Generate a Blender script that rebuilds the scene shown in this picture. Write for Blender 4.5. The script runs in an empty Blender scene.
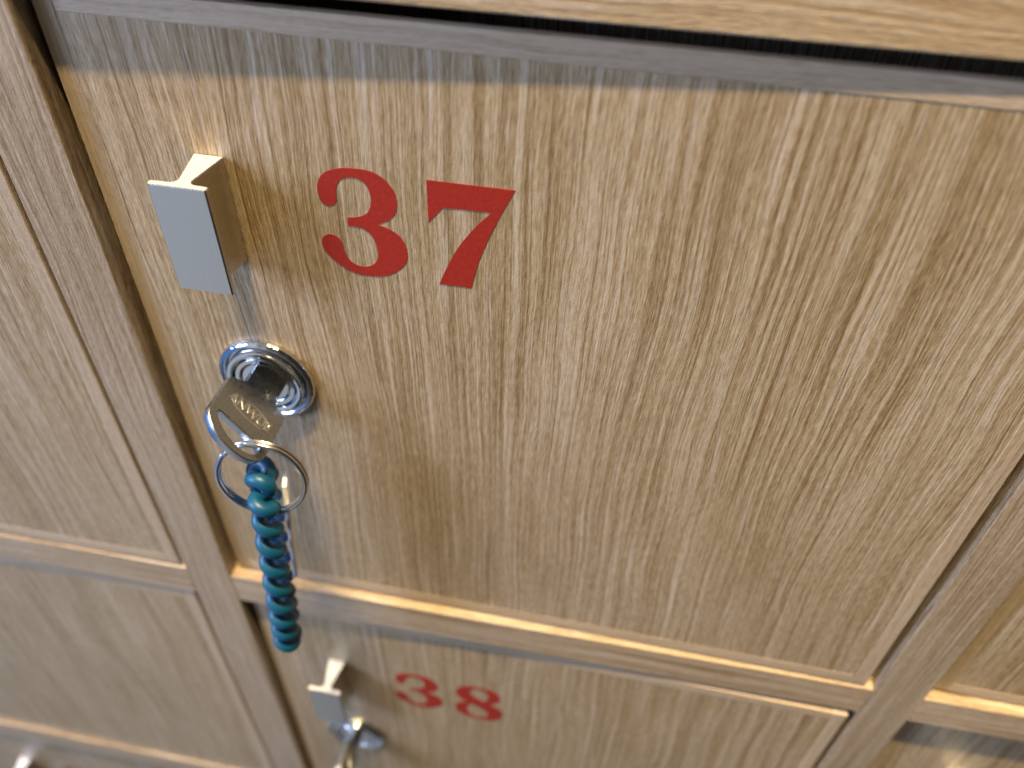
import bpy, bmesh, math, random
from mathutils import Vector, Matrix, Euler
random.seed(7)
C = bpy.context.scene.collection
R = math.radians

# ------------------------------------------------------------------ helpers
def link(name, me, mats, parent=None):
    o = bpy.data.objects.new(name, me)
    C.objects.link(o)
    if not isinstance(mats, (list, tuple)):
        mats = [mats]
    if len(me.materials) == 0:
        for m in mats:
            me.materials.append(m)
    if parent:
        o.parent = parent
    return o

def mesh_of(bm, name, smooth=None):
    me = bpy.data.meshes.new(name)
    bmesh.ops.recalc_face_normals(bm, faces=bm.faces[:])
    bm.to_mesh(me); bm.free()
    if smooth is not None:
        for p in me.polygons:
            p.use_smooth = True
        me.set_sharp_from_angle(angle=R(smooth))
    return me

def box_bm(x0, x1, y0, y1, z0, z1, bev=0.0, seg=2):
    bm = bmesh.new()
    bmesh.ops.create_cube(bm, size=1)
    for v in bm.verts:
        v.co = Vector(((x0+x1)/2+v.co.x*(x1-x0), (y0+y1)/2+v.co.y*(y1-y0), (z0+z1)/2+v.co.z*(z1-z0)))
    if bev:
        bmesh.ops.bevel(bm, geom=bm.edges[:], offset=bev, segments=seg, affect='EDGES', profile=0.5)
    return bm

def box(name, a, mat, parent=None, bev=0.0, seg=2):
    return link(name, mesh_of(box_bm(*a, bev=bev, seg=seg), name), mat, parent)

def tube_bm(bm, pts, rad, n=12, closed=False, caps=True):
    N = len(pts)
    tang = []
    for i in range(N):
        a = pts[(i-1) % N] if closed or i > 0 else pts[i]
        b = pts[(i+1) % N] if closed or i < N-1 else pts[i]
        tang.append((b-a).normalized())
    nrm = tang[0].orthogonal().normalized()
    rings = []
    for i in range(N):
        t = tang[i]
        nrm = (nrm - t*nrm.dot(t)).normalized()
        b = t.cross(nrm)
        r = rad(i/(N-1)) if callable(rad) else rad
        rings.append([bm.verts.new(pts[i] + (nrm*math.cos(2*math.pi*k/n) + b*math.sin(2*math.pi*k/n))*r) for k in range(n)])
    for i in range(N if closed else N-1):
        A, B = rings[i], rings[(i+1) % N]
        for k in range(n):
            bm.faces.new((A[k], A[(k+1) % n], B[(k+1) % n], B[k]))
    if caps and not closed:
        bm.faces.new(rings[0][::-1]); bm.faces.new(rings[-1])

def lathe_bm(prof, n=128, rim=None):
    """profile (radius, height); the axis points to -Y (out of the door)"""
    bm = bmesh.new()
    rings = []
    for j, (r, h) in enumerate(prof):
        ring = []
        for k in range(n):
            a = 2*math.pi*k/n
            rr = r*(rim(j, a) if rim else 1)
            ring.append(bm.verts.new((rr*math.cos(a), -h, rr*math.sin(a))))
        rings.append(ring)
    for A, B in zip(rings, rings[1:]):
        for k in range(n):
            bm.faces.new((A[k], A[(k+1) % n], B[(k+1) % n], B[k]))
    bm.faces.new(rings[-1])
    return bm

def smooth_loop(pts, sharp=(), sub=5):
    out = []
    n = len(pts)
    for i in range(n):
        p0, p1, p2, p3 = pts[i-1], pts[i], pts[(i+1) % n], pts[(i+2) % n]
        if i in sharp: p0 = p1
        if (i+1) % n in sharp: p3 = p2
        for k in range(sub):
            t = k/sub
            out.append(tuple(0.5*((2*b) + (-a+c)*t + (2*a-5*b+4*c-d)*t*t + (-a+3*b-3*c+d)*t**3)
                             for a, b, c, d in zip(p0, p1, p2, p3)))
    return out

def flat_mesh(name, loops, depth, bev=0.0, res=2):
    """closed 2D outlines (holes allowed) -> solid mesh in local XY, extruded along Z by +-depth"""
    cu = bpy.data.curves.new(name, 'CURVE')
    cu.dimensions = '2D'; cu.fill_mode = 'BOTH'
    cu.extrude = max(depth-bev, 0); cu.bevel_depth = bev; cu.bevel_resolution = res
    cu.offset = -bev
    for lp in loops:
        sp = cu.splines.new('POLY'); sp.points.add(len(lp)-1)
        for p, q in zip(sp.points, lp):
            p.co = (q[0], q[1], 0, 1)
        sp.use_cyclic_u = True
    return curve_to_mesh(cu, name)

def curve_to_mesh(cu, name):
    o = bpy.data.objects.new('temp', cu); C.objects.link(o)
    dg = bpy.context.evaluated_depsgraph_get(); dg.update()
    me = bpy.data.meshes.new_from_object(o.evaluated_get(dg))
    me.name = name
    bpy.data.objects.remove(o); bpy.data.curves.remove(cu)
    me.materials.clear()
    for p in me.polygons:
        p.use_smooth = True
    me.set_sharp_from_angle(angle=R(35))
    return me

def tag(o, label=None, cat=None, group=None):
    if label: o['label'] = label
    if cat: o['category'] = cat
    if group: o['group'] = group
    return o

def empty(name, loc):
    o = bpy.data.objects.new(name, None); C.objects.link(o)
    o.location = loc; o.empty_display_size = 0.05
    return o

# ------------------------------------------------------------------ materials
def new_mat(name):
    m = bpy.data.materials.new(name); m.use_nodes = True
    nt = m.node_tree
    return m, nt, nt.nodes['Principled BSDF']

def N(nt, kind, **kw):
    n = nt.nodes.new(kind)
    for k, v in kw.items():
        setattr(n, k, v)
    return n

def math_n(nt, op, a, b=None, clamp=False):
    n = N(nt, 'ShaderNodeMath', operation=op, use_clamp=clamp)
    for i, v in enumerate((a, b)):
        if v is None: continue
        if isinstance(v, (int, float)): n.inputs[i].default_value = v
        else: nt.links.new(v, n.inputs[i])
    return n.outputs[0]

def wood(name, axis='z', dark=(0.178, 0.106, 0.036), mid=(0.320, 0.224, 0.110), light=(0.455, 0.358, 0.238),
         contrast=1.0, streak=1.0, rough=0.44, bump=0.42, wav=1.0):
    m, nt, bs = new_mat(name)
    L = nt.links.new
    tc = N(nt, 'ShaderNodeTexCoord'); oi = N(nt, 'ShaderNodeObjectInfo')
    sep = N(nt, 'ShaderNodeSeparateXYZ'); L(tc.outputs['Object'], sep.inputs[0])
    if axis == 'z': along, across = sep.outputs['Z'], sep.outputs['X']
    else: along, across = sep.outputs['X'], sep.outputs['Z']
    depth = sep.outputs['Y']
    rnd = math_n(nt, 'MULTIPLY', oi.outputs['Random'], 37.0)
    across0 = math_n(nt, 'ADD', across, rnd)
    def coords(sa, sl, acr):
        c = N(nt, 'ShaderNodeCombineXYZ')
        L(math_n(nt, 'MULTIPLY', acr, sa), c.inputs[0])
        L(math_n(nt, 'MULTIPLY', along, sl), c.inputs[1])
        L(math_n(nt, 'MULTIPLY', depth, sa*0.6), c.inputs[2])
        return c.outputs[0]
    def noise(sa, sl, acr, det=3.0, ro=0.55):
        n = N(nt, 'ShaderNodeTexNoise'); n.inputs['Scale'].default_value = 1.0
        n.inputs['Detail'].default_value = det; n.inputs['Roughness'].default_value = ro
        L(coords(sa, sl, acr), n.inputs['Vector'])
        return n.outputs['Fac']
    w = noise(3.0, 1.1, across0, 2.0)
    w2 = noise(14.0, 5.0, across0, 2.0)
    acr = math_n(nt, 'ADD', across0, math_n(nt, 'MULTIPLY', math_n(nt, 'SUBTRACT', w, 0.5), 0.075*wav))
    acr = math_n(nt, 'ADD', acr, math_n(nt, 'MULTIPLY', math_n(nt, 'SUBTRACT', w2, 0.5), 0.007*wav))
    big = noise(11.0*streak, 0.5, acr, 3.0)
    med = noise(145.0*streak, 0.75, acr, 3.0, 0.62)
    fin = noise(300.0*streak, 2.4, acr, 2.0, 0.6)
    grit = noise(430.0, 42.0, acr, 2.0, 0.7)
    v = math_n(nt, 'ADD', math_n(nt, 'MULTIPLY', big, 0.12), math_n(nt, 'MULTIPLY', med, 0.56))
    v = math_n(nt, 'ADD', v, math_n(nt, 'MULTIPLY', fin, 0.52))
    v = math_n(nt, 'ADD', v, math_n(nt, 'MULTIPLY', grit, 0.44))          # mean 0.87
    v = math_n(nt, 'ADD', math_n(nt, 'MULTIPLY', math_n(nt, 'SUBTRACT', v, 0.818), 2.85*contrast), 0.5, True)
    ramp = N(nt, 'ShaderNodeValToRGB'); L(v, ramp.inputs[0])
    e = ramp.color_ramp.elements
    e[0].position = 0.05; e[0].color = (*dark, 1)
    e[1].position = 0.95; e[1].color = (*light, 1)
    k = e.new(0.5); k.color = (*mid, 1)
    # short open pores running with the grain
    po = noise(260.0, 14.0, acr, 2.5, 0.7)
    pore = N(nt, 'ShaderNodeMapRange', interpolation_type='SMOOTHSTEP'); L(po, pore.inputs[0])
    pore.inputs[1].default_value = 0.55; pore.inputs[2].default_value = 0.74
    # pale ray flecks
    fl = noise(125.0, 3.0, acr, 2.0)
    fleck = N(nt, 'ShaderNodeMapRange', interpolation_type='SMOOTHSTEP'); L(fl, fleck.inputs[0])
    fleck.inputs[1].default_value = 0.58; fleck.inputs[2].default_value = 0.74
    mx = N(nt, 'ShaderNodeMix', data_type='RGBA')
    L(math_n(nt, 'MULTIPLY', pore.outputs[0], 0.45), mx.inputs[0]); L(ramp.outputs[0], mx.inputs[6])
    mx.inputs[7].default_value = (0.155, 0.085, 0.038, 1)
    mx2 = N(nt, 'ShaderNodeMix', data_type='RGBA')
    L(math_n(nt, 'MULTIPLY', fleck.outputs[0], 0.45), mx2.inputs[0]); L(mx.outputs[2], mx2.inputs[6])
    mx2.inputs[7].default_value = (0.56, 0.475, 0.39, 1)
    # slow tint drift: a board is never one colour
    dr = noise(1.6, 0.9, across0, 2.0)
    mr = N(nt, 'ShaderNodeMapRange'); L(dr, mr.inputs[0])
    mr.inputs[1].default_value = 0.3; mr.inputs[2].default_value = 0.7
    mr.inputs[3].default_value = 0.94; mr.inputs[4].default_value = 1.06
    hs = N(nt, 'ShaderNodeHueSaturation'); L(mx2.outputs[2], hs.inputs['Color']); L(mr.outputs[0], hs.inputs['Value'])
    L(math_n(nt, 'SUBTRACT', 1.95, mr.outputs[0]), hs.inputs['Saturation'])
    L(hs.outputs[0], bs.inputs['Base Color'])
    rg = math_n(nt, 'ADD', math_n(nt, 'MULTIPLY', med, 0.22), rough-0.11)
    L(rg, bs.inputs['Roughness'])
    bs.inputs['Specular IOR Level'].default_value = 0.5
    h = math_n(nt, 'SUBTRACT', math_n(nt, 'ADD', math_n(nt, 'MULTIPLY', fin, 0.7), math_n(nt, 'MULTIPLY', med, 0.8)),
               math_n(nt, 'MULTIPLY', pore.outputs[0], 0.35))
    h = math_n(nt, 'ADD', h, math_n(nt, 'MULTIPLY', grit, 1.3))
    bp = N(nt, 'ShaderNodeBump'); L(h, bp.inputs['Height'])
    bp.inputs['Strength'].default_value = bump; bp.inputs['Distance'].default_value = 0.0022
    L(bp.outputs[0], bs.inputs['Normal'])
    return m

M_door = wood('oak_veneer', 'z')
M_stile = wood('oak_stile', 'z', contrast=0.85, streak=0.9, bump=0.5, mid=(0.32, 0.232, 0.135), light=(0.45, 0.36, 0.26))
M_rail = wood('oak_rail', 'x', contrast=0.9, streak=0.8, bump=0.5, mid=(0.33, 0.238, 0.138), light=(0.46, 0.365, 0.26))
M_top = wood('oak_top_rail', 'x', contrast=0.85, streak=0.8, bump=0.5, dark=(0.24, 0.14, 0.06), mid=(0.36, 0.25, 0.128), light=(0.49, 0.37, 0.225))
M_lipv = wood('oak_lipping_upright', 'z', contrast=0.45, bump=0.4, mid=(0.40, 0.295, 0.18), light=(0.50, 0.39, 0.26))
M_liph = wood('oak_lipping_level', 'x', contrast=0.45, bump=0.4, mid=(0.40, 0.295, 0.18), light=(0.50, 0.39, 0.26))

def metal(name, col, rough, bump=0.0, bscale=(200, 200, 200), var=0.06):
    m, nt, bs = new_mat(name)
    L = nt.links.new
    bs.inputs['Metallic'].default_value = 1.0
    bs.inputs['Base Color'].default_value = (*col, 1)
    tc = N(nt, 'ShaderNodeTexCoord'); mp = N(nt, 'ShaderNodeMapping')
    mp.inputs['Scale'].default_value = bscale
    L(tc.outputs['Object'], mp.inputs[0])
    n = N(nt, 'ShaderNodeTexNoise'); n.inputs['Scale'].default_value = 1.0; n.inputs['Detail'].default_value = 4
    L(mp.outputs[0], n.inputs['Vector'])
    r = N(nt, 'ShaderNodeMapRange'); L(n.outputs['Fac'], r.inputs[0])
    r.inputs[3].default_value = max(rough-var, 0.02); r.inputs[4].default_value = rough+var
    L(r.outputs[0], bs.inputs['Roughness'])
    if bump:
        b = N(nt, 'ShaderNodeBump'); b.inputs['Strength'].default_value = bump; b.inputs['Distance'].default_value = 0.001
        L(n.outputs['Fac'], b.inputs['Height']); L(b.outputs[0], bs.inputs['Normal'])
    return m

M_alu = metal('satin_aluminium', (0.60, 0.60, 0.60), 0.28, 0.12, (420, 60, 14))
M_sawn = metal('sawn_aluminium', (0.90, 0.90, 0.89), 0.58, 0.3, (300, 300, 300))
M_chrome = metal('chrome', (0.72, 0.73, 0.74), 0.09, 0.05, (60, 60, 60), 0.05)
M_key = metal('nickel_brass_key', (0.41, 0.425, 0.43), 0.28, 0.10, (160, 160, 160), 0.10)
M_emb = metal('key_stamp_highlight', (0.66, 0.65, 0.62), 0.38, 0.1, (90, 90, 90))  # lighter metal paints in the highlights caught by the raised stamp
M_tag = metal('tag_painted_glint', (0.92, 0.93, 0.92), 0.5, 0.1, (90, 90, 90))  # near-white base puts the tag's specular glint into its colour
M_tag.node_tree.nodes['Principled BSDF'].inputs['Metallic'].default_value = 0.35
M_ring = metal('steel_ring', (0.70, 0.70, 0.69), 0.14, 0.05, (90, 90, 90), 0.06)

def paint():
    m, nt, bs = new_mat('red_paint')
    tc = N(nt, 'ShaderNodeTexCoord'); n = N(nt, 'ShaderNodeTexNoise')
    n.inputs['Scale'].default_value = 130; n.inputs['Detail'].default_value = 4
    nt.links.new(tc.outputs['Object'], n.inputs['Vector'])
    r = N(nt, 'ShaderNodeValToRGB'); nt.links.new(n.outputs['Fac'], r.inputs[0])
    r.color_ramp.elements[0].position = 0.3; r.color_ramp.elements[0].color = (0.25, 0.014, 0.005, 1)
    r.color_ramp.elements[1].position = 0.7; r.color_ramp.elements[1].color = (0.305, 0.018, 0.007, 1)
    nt.links.new(r.outputs[0], bs.inputs['Base Color'])
    bs.inputs['Roughness'].default_value = 0.55; bs.inputs['Specular IOR Level'].default_value = 0.3
    b = N(nt, 'ShaderNodeBump'); b.inputs['Strength'].default_value = 0.3; b.inputs['Distance'].default_value = 0.001
    nt.links.new(n.outputs['Fac'], b.inputs['Height']); nt.links.new(b.outputs[0], bs.inputs['Normal'])
    return m
M_red = paint()

def plastic():
    m, nt, bs = new_mat('teal_plastic')
    tc = N(nt, 'ShaderNodeTexCoord'); n = N(nt, 'ShaderNodeTexNoise')
    n.inputs['Scale'].default_value = 60; n.inputs['Detail'].default_value = 3
    nt.links.new(tc.outputs['Object'], n.inputs['Vector'])
    r = N(nt, 'ShaderNodeMapRange'); nt.links.new(n.outputs['Fac'], r.inputs[0])
    r.inputs[3].default_value = 0.36; r.inputs[4].default_value = 0.50
    nt.links.new(r.outputs[0], bs.inputs['Roughness'])
    bs.inputs['Base Color'].default_value = (0.001, 0.056, 0.120, 1)
    bs.inputs['Specular IOR Level'].default_value = 0.42
    return m
M_teal = plastic()

# ------------------------------------------------------------------ the cabinet (1 unit = 15.5 cm)
ZB = -4.45
cab = tag(empty('locker_cabinet', (0, 0.15, ZB)),
          'oak locker cabinet with square doors, red painted numbers and pale metal pulls', 'locker cabinet')
def in_cab(o):
    o.parent = cab; o.matrix_parent_inverse = Matrix.Translation((0, -0.15, -ZB)); return o

COLS = [(-2.517, -0.971), (-0.853, 0.691), (0.800, 2.346)]
ROWS = [(-1.782, -0.371), (-3.165, -1.892), (-4.40, -3.275)]
for x0, x1 in ((-2.635, -2.517), (-0.971, -0.853), (0.691, 0.800), (2.346, 2.464)):
    in_cab(box('stile', (x0, x1, 0, 0.42, ZB, -0.02), M_stile, bev=0.0035, seg=3))
for x0, x1 in COLS:
    for z0, z1 in ((-1.892, -1.782), (-3.275, -3.165)):
        in_cab(box('rail', (x0, x1, 0.0015, 0.42, z0, z1), M_rail, bev=0.0028, seg=3))
    in_cab(box('rail', (x0, x1, 0.0008, 0.42, -0.371, -0.021), M_top, bev=0.003, seg=3))
in_cab(box('back_panel', (-2.62, 2.45, 0.425, 0.445, ZB, -0.03), M_stile))

# ---- hardware meshes (door-local: x right, y into the door, z up, origin on the door face)
def handle_mesh():
    half = [(0.0235, 0.0), (0.0232, -0.006), (0.0115, -0.070), (0.0112, -0.0765), (0.014, -0.0815), (0.0195, -0.0835),
            (0.039, -0.0842), (0.0412, -0.0862), (0.0418, -0.0895), (0.0412, -0.0935), (0.039, -0.0955)]
    prof = half + [(-x-(0.008 if x > 0.03 else 0), y) for x, y in reversed(half)]
    bm = bmesh.new()
    a = [bm.verts.new((x, y, 0)) for x, y in prof]
    b = [bm.verts.new((x, y, -0.186)) for x, y in prof]
    fa = bm.faces.new(a); fb = bm.faces.new(b[::-1]); fa.material_index = fb.material_index = 1
    n = len(prof)
    for i in range(n):
        bm.faces.new((a[i], b[i], b[(i+1) % n], a[(i+1) % n]))
    bmesh.ops.recalc_face_normals(bm, faces=bm.faces[:])
    ed = [e for e in bm.edges if abs(e.verts[0].co.z-e.verts[1].co.z) < 1e-6]
    bmesh.ops.bevel(bm, geom=ed, offset=0.0014, segments=2, affect='EDGES')
    return mesh_of(bm, 'handle', 28)
ME_handle = handle_mesh()

def lock_mesh():
    prof = [(0.0930, -0.003), (0.0938, 0.004), (0.0930, 0.009), (0.0895, 0.0140), (0.0855, 0.0155), (0.0810, 0.0130),
            (0.0785, 0.0070), (0.0772, 0.0030), (0.0758, 0.0030), (0.0750, 0.0150), (0.0738, 0.0185), (0.0715, 0.0195), (0.0640, 0.0195),
            (0.0622, 0.0180), (0.0616, 0.0020), (0.0590, 0.0020), (0.0584, 0.0160), (0.0570, 0.0178),
            (0.0500, 0.0178), (0.0486, 0.0160), (0.0480, 0.0030), (0.0458, 0.0030), (0.0454, 0.0135),
            (0.0440, 0.0155), (0.0200, 0.0160), (0.002, 0.0160)]
    def rim(j, a):
        return 1 + (0.0035*math.cos(28*a) if j in (1, 2, 3, 4) else 0)
    return mesh_of(lathe_bm(prof, 240, rim), 'lock', 40)
ME_lock = lock_mesh()

# ---- the digits, outlined on the door face
D3 = [(0.3688,-0.6574),(0.3719,-0.6437),(0.3808,-0.6306),(0.3942,-0.6222),(0.4121,-0.6168),(0.4294,-0.6152),(0.45,-0.6154),(0.4665,-0.6205),(0.4808,-0.6325),(0.4898,-0.648),(0.4923,-0.6648),(0.4899,-0.6787),(0.4829,-0.6907),(0.4715,-0.6999),(0.4566,-0.7066),(0.4742,-0.7115),(0.4895,-0.7206),(0.4992,-0.7356),(0.5027,-0.7539),(0.4998,-0.7693),(0.4903,-0.7839),(0.4763,-0.7959),(0.4607,-0.8036),(0.4415,-0.8070),(0.4187,-0.807),(0.4003,-0.8011),(0.3829,-0.7885),(0.3695,-0.7754),(0.3632,-0.7613),(0.3631,-0.7486),(0.3688,-0.7401),(0.3767,-0.7364),(0.3859,-0.7372),(0.3926,-0.7429),(0.3962,-0.7519),(0.3982,-0.7644),(0.4024,-0.7767),(0.4096,-0.7855),(0.4205,-0.7898),(0.4318,-0.7894),(0.4437,-0.7837),(0.4515,-0.7729),(0.4542,-0.7596),(0.4526,-0.743),(0.4472,-0.7292),(0.4391,-0.7206),(0.4287,-0.7165),(0.4097,-0.7155),(0.4109,-0.701),(0.4198,-0.6995),(0.4308,-0.6965),(0.4423,-0.6896),(0.4487,-0.6788),(0.4517,-0.6668),(0.4512,-0.6535),(0.4473,-0.6412),(0.4394,-0.6335),(0.4294,-0.6305),(0.4189,-0.6312),(0.4098,-0.6353),(0.4030,-0.6433),(0.399,-0.6523),(0.3978,-0.6629),(0.3963,-0.6747),(0.3914,-0.6817),(0.3839,-0.6843),(0.3753,-0.6817),(0.3701,-0.6726)]
S3 = (14, 47, 48)
D7 = [(0.5393,-0.6189),(0.6706,-0.6182),(0.6525,-0.6567),(0.6343,-0.7003),(0.6257,-0.7238),(0.6168,-0.7502),(0.6094,-0.7792),(0.6048,-0.8033),(0.5518,-0.8036),(0.5583,-0.7856),(0.5682,-0.7624),(0.5797,-0.7374),(0.5943,-0.7125),(0.6137,-0.6856),(0.6358,-0.6599),(0.5628,-0.6622),(0.5395,-0.6913)]
S7 = (0, 1, 7, 8, 14, 15, 16)
d8o = [(.5,1),(.72,.985),(.88,.92),(.95,.8),(.93,.69),(.84,.6),(.74,.54),(.9,.47),(.99,.37),(1,.25),(.93,.11),(.76,.02),(.5,0),(.24,.02),(.07,.1),(0,.22),(.02,.34),(.12,.44),(.26,.50),(.13,.56),(.05,.66),(.04,.78),(.11,.9),(.27,.98)]
d8a = [(.56,.935),(.66,.89),(.70,.79),(.68,.68),(.61,.60),(.50,.64),(.38,.71),(.33,.81),(.37,.90),(.46,.935)]
d8b = [(.36,.44),(.5,.38),(.62,.31),(.69,.22),(.66,.12),(.55,.07),(.42,.07),(.31,.13),(.26,.24),(.28,.36)]
T8 = lambda l: [(0.5385+x*0.137, -0.807+y*0.1925) for x, y in l]
def digit(loops):
    me = flat_mesh('digit', loops, 0.00025)
    me.transform(Matrix.Rotation(R(90), 4, 'X'))           # local XY -> XZ
    me.transform(Matrix.Translation((0, -0.00025, 0)))
    return me
ME_D = {'3': digit([smooth_loop(D3, S3)]), '7': digit([smooth_loop(D7, S7)]),
        '8': digit([smooth_loop(T8(d8o)), smooth_loop(T8(d8a)), smooth_loop(T8(d8b))])}

LIP = 0.034
def make_door(x0, x1, z0, z1, yl, yr, digits='', hw=True, label=None, dx=0, gaps=(0.016, 0.018, 0.018, 0.024)):
    """gaps: left, right, bottom, top; yl / yr are how far each side stands behind the frame front"""
    xl, xr = x0+gaps[0], x1-gaps[1]
    zb, zt = z0+gaps[2], z1-gaps[3]
    ang = math.atan((yr-yl)/(xr-xl)); w = (xr-xl)/math.cos(ang)
    e = 0.0009
    d = box('locker_door', (LIP*.5, w-LIP*.5, e, 0.048, zb+LIP*.5, zt-LIP*.5), M_door)
    d.location = (xl, yl, 0); d.rotation_euler = (0, 0, ang)
    in_cab(d)
    if label: d['label'] = label
    b = 0.0035
    th = 0.050
    box('edge_band', (0, LIP, 0, th, zb, zt), M_lipv, d, bev=b, seg=3)
    box('edge_band', (w-LIP, w, 0, th, zb, zt), M_lipv, d, bev=b, seg=3)
    box('edge_band', (LIP-.0002, w-LIP+.0002, 0.0002, 0.016, zt-LIP, zt-.0003), M_liph, d, bev=b*.6, seg=3)
    box('edge_band', (LIP-.0002, w-LIP+.0002, 0.0002, th-.0004, zb+.0003, zb+LIP), M_liph, d, bev=b*.6, seg=3)
    ht = -0.623 if z1 > -1 else z1-0.275
    if z1 < -3: ht -= 0.058
    if hw:
        h = link('handle', ME_handle, [M_alu, M_sawn], d); h.location = (0.2033+dx, e, ht)
        k = link('lock', ME_lock, M_chrome, d); k.location = (0.210+dx, e, ht-0.457)
    for c in digits:
        g = link('digit', ME_D[c.split('@')[0]], M_red, d)
        g.location = (dx+(float(c.split('@')[1]) if '@' in c else 0), e-0.0001, ht+0.623)
    return d

d37 = make_door(-0.853, 0.691, *ROWS[0], 0.029, 0.0055, '37', dx=0.004, label='door numbered 37', gaps=(0.011, 0.021, 0.008, 0.026))
d38 = make_door(-0.853, 0.691, *ROWS[1], 0.024, -0.003, '38', label='door numbered 38', gaps=(0.016, 0.018, 0.016, 0.020))
make_door(*COLS[0], *ROWS[0], 0.012, 0.004, gaps=(0.018, 0.012, 0.009, 0.02))
make_door(*COLS[0], *ROWS[1], 0.020, 0.007, gaps=(0.018, 0.014, 0.009, 0.02))
make_door(*COLS[0], *ROWS[2], 0.030, 0.012, ['3', '3@0.175'], dx=0.10, gaps=(0.018, 0.014, 0.009, 0.02))
make_door(*COLS[2], *ROWS[0], 0.027, 0.012, gaps=(0.016, 0.018, 0.009, 0.02))
make_door(*COLS[2], *ROWS[1], 0.031, 0.012, gaps=(0.016, 0.018, 0.009, 0.02))

# ------------------------------------------------------------------ keys
def bow_mesh():
    out = [(-.0330,.048),(-.0340,-.004),(-.0365,-.010),(-.0600,-.0195),(-.0640,-.024),(-.0660,-.100),(-.0640,-.1085),
           (-.0560,-.1195),(-.0330,-.1375),(-.0020,-.1455),(.0250,-.1455),(.0450,-.1400),(.0585,-.1290),(.0635,-.113),
           (.0640,-.080),(.0630,-.028),(.0590,-.0200),(.0360,-.010),(.0340,-.004),(.0330,.048)]
    hole = [(-.0505,-.0970),(-.0460,-.0945),(-.0300,-.0962),(.0000,-.1000),(.0300,-.1035),(.0440,-.1070),(.0490,-.1130),
            (.0460,-.1220),(.0380,-.1290),(.0260,-.1325),(.0080,-.1320),(-.0120,-.1270),(-.0330,-.1160),(-.0460,-.1050)]
    return flat_mesh('bow', [smooth_loop(out, (0, 1, 4, 5, 14, 15, 18, 19), 4), smooth_loop(hole, (), 4)], 0.0085, 0.0018, 2)
ME_bow = bow_mesh()
def emblem_mesh():
    bm = bmesh.new()
    pts = [Vector((0.0435*math.cos(t), 0.0155*math.sin(t), 0.0083)) for t in [2*math.pi*k/64 for k in range(64)]]
    tube_bm(bm, pts, 0.0013, 6, closed=True)
    cu = bpy.data.curves.new('txt', 'FONT'); cu.body = 'ANWUE'
    cu.align_x = 'CENTER'; cu.align_y = 'CENTER'; cu.size = 0.0255; cu.extrude = 0.0008; cu.bevel_depth = 0.0003; cu.offset = 0.0002
    tm = curve_to_mesh(cu, 'txt')
    tm.transform(Matrix.Translation((0, 0, 0.0088)))
    bm.from_mesh(tm); bpy.data.meshes.remove(tm)
    return mesh_of(bm, 'emblem', 40)
ME_emb = emblem_mesh()
def blade_mesh():
    pts = [(-.018, .30), (-.018, .02), (.018, .02), (.018, .30), (.010, .33), (-.010, .33)]
    teeth = [(.018, .06), (.010, .085), (.018, .11), (.006, .14), (.018, .17), (.012, .20), (.018, .23)]
    return flat_mesh('blade', [pts[:3] + teeth + pts[3:]], 0.0045, 0.0006, 1)
ME_blade = blade_mesh()

def make_key(door, ang, label):
    """bow in local XY (x along the slot, y into the lock); ang turns the slot about the lock's axis"""
    lp = door.matrix_basis
    base = Matrix.Translation(door.location) @ door.rotation_euler.to_matrix().to_4x4()
    lock = [c for c in door.children if c.name.startswith('lock')][0]
    p = base @ Vector(lock.location)
    k = empty('key', (p.x, p.y-0.0160, p.z))
    tag(k, label, 'key', 'keys left in locker locks')
    # columns: slot direction, into the wall, face normal
    s = Vector((math.cos(ang), 0, math.sin(ang))); y = Vector((0, 1, 0)); n = s.cross(y)
    m = Matrix((s, y, n)).transposed()
    k.rotation_euler = m.to_euler()
    b = link('bow', ME_bow, M_key, k); b.location = (0, -0.0235, 0)
    e = link('emblem', ME_emb, M_emb, b); e.location = (0.001, -0.058, 0); e.rotation_euler = (0, 0, -0.13)
    link('blade', ME_blade, M_key, k)
    return k
key37 = make_key(d37, R(-47), 'flat nickel key in the upper lock, steel ring through its slotted bow')
key38 = make_key(d38, R(-84), 'blurred key in the lower lock, its bow seen edge on')

# ------------------------------------------------------------------ split ring
def ring_obj():
    Rr = 0.0805
    bm = bmesh.new()
    pts = []
    n = 200
    for i in range(n+1):
        t = i/n*4*math.pi*0.985
        z = (-0.0046 if t < 1.9*math.pi else 0.0046 if t > 2.1*math.pi else -0.0046+0.0092*(t-1.9*math.pi)/(0.2*math.pi))
        pts.append(Vector((Rr*math.cos(t+2.6), Rr*math.sin(t+2.6), z)))
    tube_bm(bm, pts, 0.0050, 12)
    o = link('key_ring', mesh_of(bm, 'key_ring', 40), M_ring)
    nrm = Vector((.116, -.98, .159)).normalized()
    o.rotation_euler = nrm.to_track_quat('Z', 'Y').to_euler()
    o.location = (-.5952, -.132, -1.1792)
    return tag(o, 'round steel split ring hanging from the upper key, teal coil looped through it', 'key ring')
ring_obj()

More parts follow.
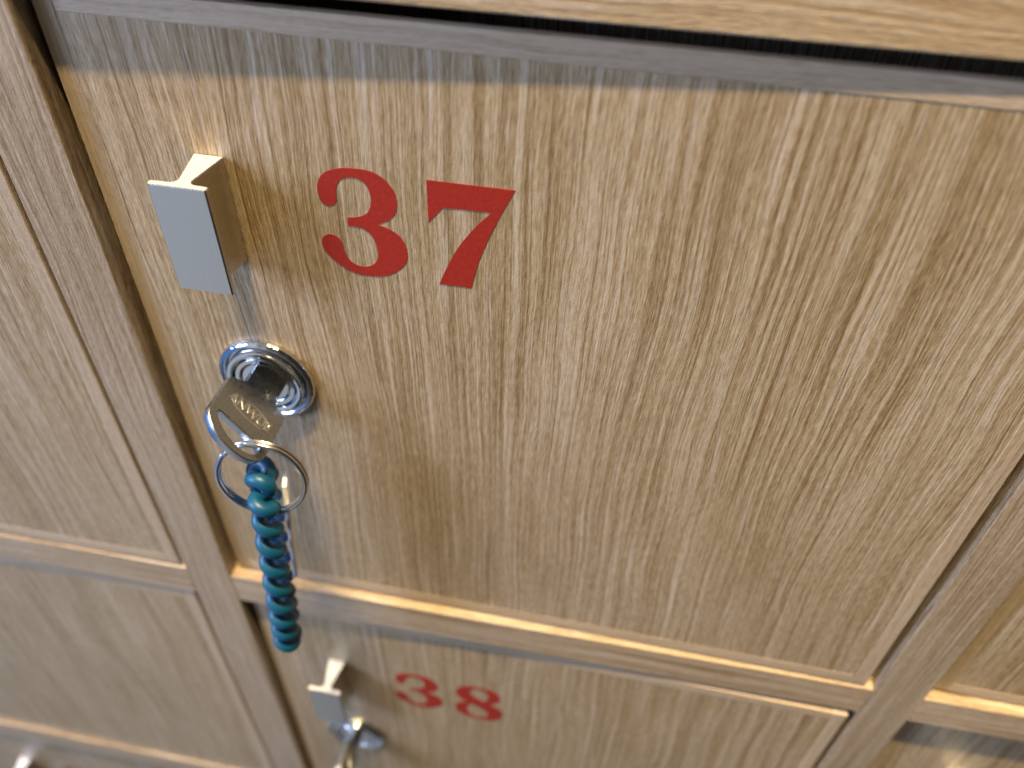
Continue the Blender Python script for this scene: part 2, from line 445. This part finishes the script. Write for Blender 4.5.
# ------------------------------------------------------------------ coiled teal wrist band: a loop of helix, hung through the ring
def coil_obj():
    ft = Vector((-.580, -.170, -1.215)); fb = Vector((-.606, -.196, -1.655))
    bt = Vector((-.612, -.100, -1.215)); bb = Vector((-.630, -.138, -1.66))
    path = []
    for i in range(61): path.append(ft.lerp(fb, i/60))
    c = (fb+bb)/2; h = (bb-fb)/2
    for i in range(1, 24):
        a = math.pi*i/24
        path.append(c - h*math.cos(a) + Vector((0, 0, -0.030))*math.sin(a))
    for i in range(61): path.append(bb.lerp(bt, i/60))
    c = (ft+bt)/2; h = (ft-bt)/2
    for i in range(1, 24):
        a = math.pi*i/24
        path.append(c - h*math.cos(a) + Vector((0, 0, 0.040))*math.sin(a))
    # resample to even arc length
    P = path + [path[0]]
    cum = [0]
    for a, b in zip(P, P[1:]): cum.append(cum[-1]+(b-a).length)
    tot = cum[-1]
    K = 1500
    def at(s):
        s %= tot
        lo, hi = 0, len(cum)-1
        while hi-lo > 1:
            mid = (lo+hi)//2
            if cum[mid] <= s: lo = mid
            else: hi = mid
        f = (s-cum[lo])/(cum[hi]-cum[lo])
        return P[lo].lerp(P[hi], f)
    turns = 21
    X = Vector((1, 0, 0))
    pts = []
    ph = 0.0
    dens = []
    for i in range(K):
        s = i/K*tot
        d = 1.0
        z = at(s).z
        if z < -1.54: d = 1.40
        if z > -1.22: d = 1.6
        dens.append(d)
    sm = sum(dens)
    for i in range(K):
        s = i/K*tot
        p = at(s); t = (at(s+0.006)-at(s-0.006)).normalized()
        u = (X - t*X.dot(t)).normalized(); v = t.cross(u)
        ph += 2*math.pi*turns*dens[i]/sm
        pts.append(p + (u*math.cos(ph) - v*math.sin(ph))*0.0142)
    bm = bmesh.new()
    tube_bm(bm, pts, 0.0143, 16, closed=True)
    o = link('coil_wristband', mesh_of(bm, 'coil_wristband', 80), M_teal)
    return tag(o, 'teal blue plastic coil wristband hanging from the key ring', 'wristband')
coil_obj()

# thin metal tag hanging edge-on beside the coil
def tag_obj():
    bm = box_bm(-0.0042, 0.0042, -0.018, 0.018, -0.29, 0.006, 0.0012, 2)
    o = link('metal_tag', mesh_of(bm, 'metal_tag', 40), M_tag)
    o.location = (-.561, -.116, -1.20)
    o.rotation_euler = (R(0), R(5.0), R(18))
    return tag(o, 'thin bright metal tag hanging edge on beside the teal coil', 'metal tag')
tag_obj()

# ------------------------------------------------------------------ camera
sc = bpy.context.scene
cam = bpy.data.cameras.new('Camera'); co = bpy.data.objects.new('Camera', cam); C.objects.link(co)
r = Vector((0.98339627, 0.18009725, 0.02228824)); d = Vector((0.14111511, -0.68169488, -0.71789875)); f = Vector((-0.11409781, 0.70912415, -0.69579065))
mm = Matrix((r, -d, -f)).transposed().to_4x4(); mm.translation = (0, -1, 0)
co.matrix_world = mm
cam.sensor_width = 36; cam.sensor_fit = 'HORIZONTAL'; cam.lens = 826.02/1024*36
cam.clip_start = 0.02; cam.clip_end = 200
cam.dof.use_dof = True; cam.dof.focus_distance = 1.30; cam.dof.aperture_fstop = 1.28
cam.dof.aperture_blades = 0
sc.camera = co

# ------------------------------------------------------------------ light: warm ceiling lamp, cool window on the left, dim room
def aim(o, target):
    z = (o.location-Vector(target)).normalized()
    x = Vector((1, 0, 0)) if abs(z.x) < 0.7 else Vector((0, 1, 0))   # long side of a lamp stays level
    x = (x-z*x.dot(z)).normalized(); y = z.cross(x)
    o.rotation_euler = Matrix((x, y, z)).transposed().to_euler()
def lamp(name, kind, loc, energy, col, target=(0, 0, -1), **kw):
    l = bpy.data.lights.new(name, kind); l.energy = energy; l.color = col
    for k, v in kw.items(): setattr(l, k, v)
    o = bpy.data.objects.new(name, l); C.objects.link(o); o.location = loc; aim(o, target)
    return o
lamp('ceiling_lamp', 'AREA', (-0.1, -2.15, 10.8), 520, (1.0, 0.775, 0.43), (1.3, 0, -1.2), shape='RECTANGLE', size=3.0, size_y=0.26, spread=R(56))
lamp('ceiling_lamp', 'SPOT', (-8.6, -4.0, 4.2), 450, (1.0, 0.80, 0.55), (0.3, 0, -2.2), shadow_soft_size=0.5, spot_size=R(44), spot_blend=1.0)
lamp('window_light', 'AREA', (-5.6, -3.1, 1.0), 560, (0.47, 0.61, 1.0), (-0.3, 0, -1.2), shape='RECTANGLE', size=1.5, size_y=2.8)

w = bpy.data.worlds.new('World'); sc.world = w; w.use_nodes = True
nt = w.node_tree; bg = nt.nodes['Background']
tc = N(nt, 'ShaderNodeTexCoord'); sp = N(nt, 'ShaderNodeSeparateXYZ'); nt.links.new(tc.outputs['Generated'], sp.inputs[0])
half = math_n(nt, 'ADD', math_n(nt, 'MULTIPLY', sp.outputs['X'], 0.5), 0.5)
wr = N(nt, 'ShaderNodeValToRGB'); nt.links.new(half, wr.inputs[0]); e = wr.color_ramp.elements
e[0].position = 0.03; e[0].color = (0.12, 0.6, 2.1, 1)
e[1].position = 0.75; e[1].color = (0.08, 0.066, 0.05, 1)
for p_, c_ in ((0.12, (0.3, 0.65, 1.35)), (0.22, (1.45, 1.55, 1.7)), (0.45, (0.36, 0.35, 0.33))):
    k = e.new(p_); k.color = (*c_, 1)
nt.links.new(wr.outputs[0], bg.inputs['Color']); bg.inputs['Strength'].default_value = 0.38

sc.view_settings.view_transform = 'Standard'; sc.view_settings.look = 'None'
sc.view_settings.exposure = 0; sc.view_settings.gamma = 1
